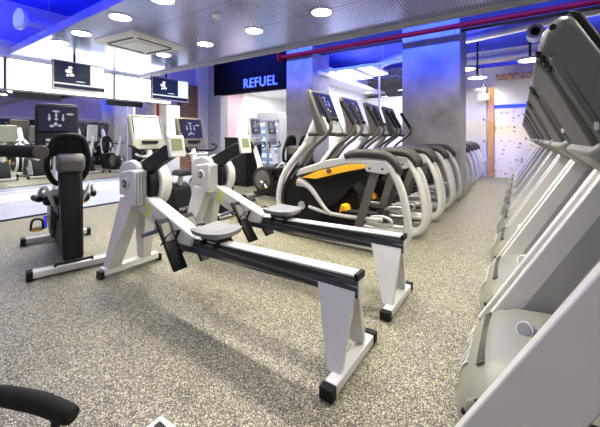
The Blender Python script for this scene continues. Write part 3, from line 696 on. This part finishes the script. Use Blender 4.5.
# ------------------------------------------------------------------ recumbent bikes (x forward, rear foot at 0)
def recumbent():
    b = lambda: B()
    t = thing('recumbent_bike', '', 'exercise bike')
    f = b().box(-.05, .05, -.33, .33, .02, .085).obj('rear_foot', 'tube', t, .012)
    for s in (-1, 1): b().box(-.056, .056, min(s*.31, s*.36), max(s*.31, s*.36), 0, .09).obj('foot_cap', 'black', f, .008)
    f = b().box(1.25, 1.35, -.33, .33, .02, .085).obj('front_foot', 'silver', t, .012)
    for s in (-1, 1): b().box(1.244, 1.356, min(s*.31, s*.36), max(s*.31, s*.36), 0, .09).obj('foot_cap', 'black', f, .008)
    b().box(0, 1.3, -.05, .05, .06, .13).obj('spine', 'dark', t, .012)
    b().hexa([(-.03, -.085, .10), (.22, -.085, .10), (.22, .085, .10), (-.03, .085, .10)], [(.14, -.10, 1.0), (.32, -.10, 1.0), (.32, .10, 1.0), (.14, .10, 1.0)]).obj('seat_column', 'black', t, .03)
    b().prism([(.10, .96), (.10, 1.10), (.16, 1.15), (.33, 1.14), (.33, .96)], 'y', -.115, .115).obj('column_cap', 'bronze', t, .03)
    b().tube([(-.055, -.15, .10), (-.08, -.15, .12), (-.08, .15, .12), (-.055, .15, .10)], .014, 8, 1).obj('lift_handle', 'black', t, 0)
    # back rest: ring frame, solid upper pad
    b().tube([(.40, -.11, .84), (.36, -.18, .99), (.32, -.165, 1.16), (.29, -.11, 1.31), (.28, 0, 1.335), (.29, .11, 1.31), (.32, .165, 1.16), (.36, .18, .99), (.40, .11, .84), (.41, 0, .82)], .028, 10, 4, True).obj('backrest_frame', 'black', t, 0)
    b().hexa([(.33, -.16, 1.12), (.36, -.16, 1.12), (.36, .16, 1.12), (.33, .16, 1.12)], [(.28, -.10, 1.325), (.31, -.10, 1.325), (.31, .10, 1.325), (.28, .10, 1.325)]).box(.34, .37, -.07, .07, .8, 1.14).obj('backrest', 'black', t, .012)
    st = b().box(.38, .78, -.21, .21, .60, .70).obj('seat', 'black', t, .035)
    b().prism([(.22, .5), (.7, .5), (.6, .6), (.3, .6)], 'y', -.1, .1).obj('seat_mount', 'dark', t, .01)
    for s in (-1, 1):
        h = b().tube([(.40, s*.12, .60), (.34, s*.17, .74), (.36, s*.20, .80), (.44, s*.23, .75), (.48, s*.24, .68)], .018, 10).obj('side_handle', 'tube', t, 0)
        b().tube([(.40, s*.235, .675), (.50, s*.26, .67), (.62, s*.27, .67)], .03, 10, 2).obj('grip', 'black', h, 0)
    # drive body
    c = [(.98 + .30*math.cos(a), .40 + .29*math.sin(a)) for a in [2*PI*i/30 for i in range(30)]]
    bd = b().prism(c, 'y', -.10, .10).obj('drive_body', 'dark', t, .03)
    for s in (-1, 1): b().prism([(.98 + (x-.98)*.7, .42 + (z-.42)*.7) for x, z in c], 'y', min(s*.10, s*.115), max(s*.10, s*.115)).obj('side_panel', 'bronze', bd, .006)
    b().prism([(.2, .12), (1.2, .12), (1.15, .3), (.8, .34), (.3, .5), (.2, .5)], 'y', -.07, .07).obj('lower_body', 'black', t, .02)
    text('lettering', 'MATRIX', .09, 'pale_ink', (.62, -.074, .24), (PI/2, 0, PI), t, .001)
    for s in (-1, 1):
        cr = b().tube([(.98, s*.115, .38), (.98, s*.15, .38), (.98 - .16*s, s*.16, .38 - .10*s)], .018, 8, 1).obj('crank', 'chrome', t, 0)
        x, z = .98 - .16*s, .38 - .10*s
        p = b().box(x - .05, x + .05, min(s*.18, s*.29), max(s*.18, s*.29), z - .015, z + .015).obj('pedal', 'black', cr, .006)
        b().tube([(x - .03, s*.18, z), (x - .02, s*.19, z + .10), (x - .02, s*.27, z + .11), (x - .03, s*.29, z)], .012, 8).obj('pedal_strap', 'dark', p, 0)
        b().box(x - .055, x - .045, min(s*.185, s*.285), max(s*.185, s*.285), z - .012, z + .012).obj('reflector', 'yellow', p, .002)
    b().tube([(1.10, 0, .55), (1.18, 0, .80), (1.30, 0, 1.10), (1.34, 0, 1.35)], [.075, .06, .05, .045], 12).obj('mast', 'rpaint', t, 0)
    rs = []
    for y, e in [(-.225, .85), (-.205, 1), (.205, 1), (.225, .85)]:
        sec = [(1.30, 1.735), (1.34, 1.755), (1.38, 1.735), (1.34, 1.17), (1.26, 1.14), (1.22, 1.18)]
        rs.append([(1.3 + (x - 1.3)*e, y, 1.44 + (z - 1.44)*e) for x, z in sec])
    co = b().rings(rs).obj('console', 'dark', t, .014, 30)
    b().hexa([(1.232, -.195, 1.395), (1.262, -.195, 1.39), (1.262, .195, 1.39), (1.232, .195, 1.395)], [(1.290, -.195, 1.705), (1.30, -.195, 1.705), (1.30, .195, 1.705), (1.290, .195, 1.705)]).obj('screen', 'screen', co, 0)
    for r in range(2):
        for k in range(4): b().box(1.205, 1.24, -.13 + k*.07, -.085 + k*.07, 1.21 + r*.055, 1.245 + r*.055).obj('key', 'rgrey', co, .003)
    b().tube([(1.22, -.28, 1.22), (1.16, -.27, 1.10), (1.26, -.12, 1.07), (1.28, .12, 1.07), (1.16, .27, 1.10), (1.22, .28, 1.22)], .018, 10).obj('handlebar', 'black', t, 0)
    return t
rb = recumbent()
rb.location = (-3.64, 1.34, 0); rb.rotation_euler = (0, 0, PI - .222)
put(rb, 'recumbent bike seen from behind at left, dark seat column and screen', 'exercise bike', 'recumbent bikes')
def slim(o):
    for c in o.children:
        if c.name.startswith(('console', 'handlebar')): c.scale = (1, .72, 1)
        if c.name.startswith('console'): c.material_slots[0].link = 'OBJECT'; c.material_slots[0].material = M['rgrey']
o = copy_tree(rb); slim(o); o.location = (-3.55, 5.28, 0); o.rotation_euler = (0, 0, PI)
put(o, 'recumbent bike before the doorway, its screen nearer the REFUEL cabinet', 'exercise bike', 'recumbent bikes')
o = copy_tree(rb); slim(o); o.location = (-3.78, 6.12, 0); o.rotation_euler = (0, 0, PI)
put(o, 'recumbent bike before the concrete pillar, behind another recumbent bike', 'exercise bike', 'recumbent bikes')

# ------------------------------------------------------------------ upright bikes
def upright(scr):
    b = lambda: B()
    t = thing('upright_bike', '', 'exercise bike')
    for x, n in ((0, 'rear_foot'), (1.05, 'front_foot')):
        f = b().box(x - .045, x + .045, -.28, .28, .02, .085).obj(n, 'tube', t, .012)
        for s in (-1, 1): b().box(x - .05, x + .05, min(s*.26, s*.31), max(s*.26, s*.31), 0, .09).obj('foot_cap', 'black', f, .008)
    bd = b().prism([(-.02, .06), (1.08, .06), (1.05, .22), (.86, .60), (.62, .66), (.40, .58), (.20, .66), (.08, .60), (0, .25)], 'y', -.15, .15).obj('drive_body', 'black', t, .03)
    for s in (-1, 1): b().prism([(.5, .10), (1.02, .12), (.82, .55), (.62, .60)], 'y', min(s*.15, s*.165), max(s*.15, s*.165)).obj('side_panel', 'silver', bd, .006)
    text('lettering', 'MATRIX', .07, 'pale_ink', (-.024, 0, .30), (PI/2, 0, -PI/2), bd, .001)
    b().tube([(.17, 0, .5), (.12, 0, .80)], .035, 12, 1).obj('seat_post', 'tube', t, 0)
    def seat(u, v):
        a = u*2 - 1; c = v*2 - 1; w = .06 + .075*(1 - u)**.7
        return (.22 + a*.15 - .10, c*w, .845 - .025*c*c + .02*(1-u) - .06*max(abs(c), abs(a))**8)
    g = b().grid(seat, 14, 10); geom = bmesh.ops.extrude_face_region(g.bm, geom=g.bm.faces[:])
    for v in [e for e in geom['geom'] if isinstance(e, bmesh.types.BMVert)]: v.co.z = .765; v.co.x *= .95; v.co.y *= .8
    g.obj('saddle', 'black', t, 0, 50)
    b().tube([(.80, 0, .55), (.90, 0, .85), (1.0, 0, 1.20)], [.08, .06, .05], 12).obj('mast', 'rpaint', t, 0)
    for s in (-1, 1):
        cr = b().tube([(.55, s*.15, .34), (.55, s*.19, .34), (.55 + s*.12, s*.2, .34 - .12*s)], .018, 8, 1).obj('crank', 'chrome', t, 0)
        b().box(.55 + s*.12 - .05, .55 + s*.12 + .05, min(s*.21, s*.32), max(s*.21, s*.32), .325 - .12*s, .355 - .12*s).obj('pedal', 'dark', cr, .006)
    rs = []
    for y, e in [(-.275, .85), (-.25, 1), (.25, 1), (.275, .85)]:
        sec = [(1.06, 1.66), (1.10, 1.68), (1.13, 1.66), (1.06, 1.16), (.90, 1.12), (.92, 1.17)]
        rs.append([(1.03 + (x - 1.03)*e, y, 1.42 + (z - 1.42)*e) for x, z in sec])
    co = b().rings(rs).obj('console', 'hood' if scr == 'blank' else 'bronze', t, .016, 30)
    b().hexa([(.953, -.235, 1.28), (.967, -.235, 1.275), (.967, .235, 1.275), (.953, .235, 1.28)], [(1.052, -.235, 1.645), (1.064, -.235, 1.645), (1.064, .235, 1.645), (1.052, .235, 1.645)]).obj('bezel', 'black', co, .001)
    b().hexa([(.951, -.215, 1.30), (.965, -.215, 1.295), (.965, .215, 1.295), (.951, .215, 1.30)], [(1.047, -.215, 1.63), (1.06, -.215, 1.63), (1.06, .215, 1.63), (1.047, .215, 1.63)]).obj('screen', scr, co, .001)
    b().box(.90, .955, -.13, .13, 1.225, 1.265).obj('tray', 'dark', co, .008)
    h = b().tube([(.86, -.36, 1.19), (.72, -.36, 1.16), (.74, -.26, 1.08), (.90, -.16, 1.08), (.97, 0, 1.07), (.90, .16, 1.08), (.74, .26, 1.08), (.72, .36, 1.16), (.86, .36, 1.19)], .022, 10).obj('handlebar', 'black', t, 0)
    b().tube([(.98, -.2, 1.05), (.80, -.18, 1.02), (.80, .18, 1.02), (.98, .2, 1.05)], .018, 10).obj('heart_rate_bar', 'tube', t, 0)
    return t
u = upright('blank'); u.location = (-3.95, 2.86, 0); u.rotation_euler = (0, 0, PI)
put(u, 'upright bike with a blank white lit screen, behind the nearest rowing machine', 'exercise bike', 'upright bikes facing the mirror')
u = upright('screen'); u.location = (-3.95, 3.70, 0); u.rotation_euler = (0, 0, PI)
put(u, 'upright bike with a dark screen, behind the farther rowing machine', 'exercise bike', 'upright bikes facing the mirror')

# ------------------------------------------------------------------ strength machine at the left edge
O = (-2.0, .3, 0); b = lambda: B(O)
t = thing('strength_machine', 'strength machine cut off at the left edge with thick black foam handles', 'exercise machine', O)
b().box(-2.3, -2.2, .28, .38, .06, 1.75).obj('post', 'silver', t, .01)
b().box(-1.35, -1.17, -.15, .85, 0, .055).obj('floor_bar', 'silver', t, .01)
b().box(-1.32, -1.27, .79, .82, .05, .058).obj('bolt_hole', 'black', t, 0)
b().box(-2.35, -1.34, -.15, -.03, 0, .06).box(-2.32, -2.18, -.1, .45, 0, .06).obj('base_frame', 'silver', t, .01)
h = b().tube([(-2.22, .33, 1.255), (-2.0, .36, 1.255), (-1.85, .42, 1.26), (-1.61, .475, 1.258)], [.02, .026, .027, .026], 16).obj('upper_handle', 'rubber', t, 0)
b().cyl((-1.612, .474, 1.258), (-1.60, .477, 1.258), .029, 16).obj('handle_cap', 'bronze', h, .004)
h = b().tube([(-2.22, .33, .235), (-2.0, .34, .235), (-1.85, .36, .25), (-1.74, .40, .255), (-1.60, .47, .245), (-1.48, .525, .22), (-1.455, .535, .215)], [.024, .024, .028, .036, .037, .035, .026], 16).obj('lower_handle', 'rubber', t, 0)
b().cyl((-1.53, .50, .06), (-1.53, .50, .22), .016, 12).box(-1.56, -1.36, .47, .53, 0, .06).obj('stop', 'dark', t, .004)

# ------------------------------------------------------------------ lights
def area(name, loc, rot, sx, sy, e, col):
    L = bpy.data.lights.new(name, 'AREA'); L.shape = 'RECTANGLE'; L.size = sx; L.size_y = sy; L.energy = e; L.color = col
    o = bpy.data.objects.new(name, L); COL.objects.link(o); o.location = loc; o.rotation_euler = rot
    return o
area('front_fill_light', (-1.5, -4.0, 2.0), (math.radians(90), 0, 0), 6., 2., 45, (1, .97, .92))  # added fill for surfaces facing the camera, no window built there
BL = (.03, .07, 1.)
area('blue_cove_lamp', (-3.0, 5.0, 3.25), (math.radians(165), 0, 0), 11., .15, 70, BL)
q = area('blue_cove_lamp', (-3.0, 5.7, 3.95), (math.radians(74), 0, 0), 9., .1, 380, BL); q.data.spread = math.radians(75)       # on the soffit, throwing up and towards the pillars
area('blue_cove_lamp', (-5.5, 1.6, 3.25), (math.radians(180), 0, 0), 6., .3, 85, BL)          # open ceiling at the left
area('duct_fill_lamp', (1.0, 9.8, 3.25), (math.radians(180), 0, 0), 6., .5, 45, (.9, .85, .95))  # fill lamp added to light the ducts from below
area('blue_cove_lamp', (-3.3, 8.6, 3.4), (math.radians(180), 0, 0), 2.4, .5, 160, BL)
area('office_lamp', (-3.4, 9.6, 3.15), (0, 0, 0), 2.8, 2.4, 260, (1, .99, .97))
area('lobby_lamp', (-7.0, 9.2, 2.98), (0, 0, 0), 2.6, 3., 170, (1, .96, .93))

w = bpy.data.worlds.new('World'); S.world = w; w.use_nodes = True
w.node_tree.nodes['Background'].inputs['Color'].default_value = (.6, .58, .52, 1)
w.node_tree.nodes['Background'].inputs['Strength'].default_value = .1

# ------------------------------------------------------------------ camera
cd = bpy.data.cameras.new('camera'); cam = bpy.data.objects.new('camera', cd); COL.objects.link(cam)
cd.sensor_width = 36.; cd.lens = 36. * 320. / 600.
cd.shift_y = -76.5 / 600.
cam.location = (0, 0, 1.32); cam.rotation_euler = (PI/2, 0, math.atan(220. / 320.))
cd.clip_start = .05
S.camera = cam
S.view_settings.view_transform = 'Standard'; S.view_settings.look = 'None'
S.view_settings.exposure = 0.; S.view_settings.gamma = 1.
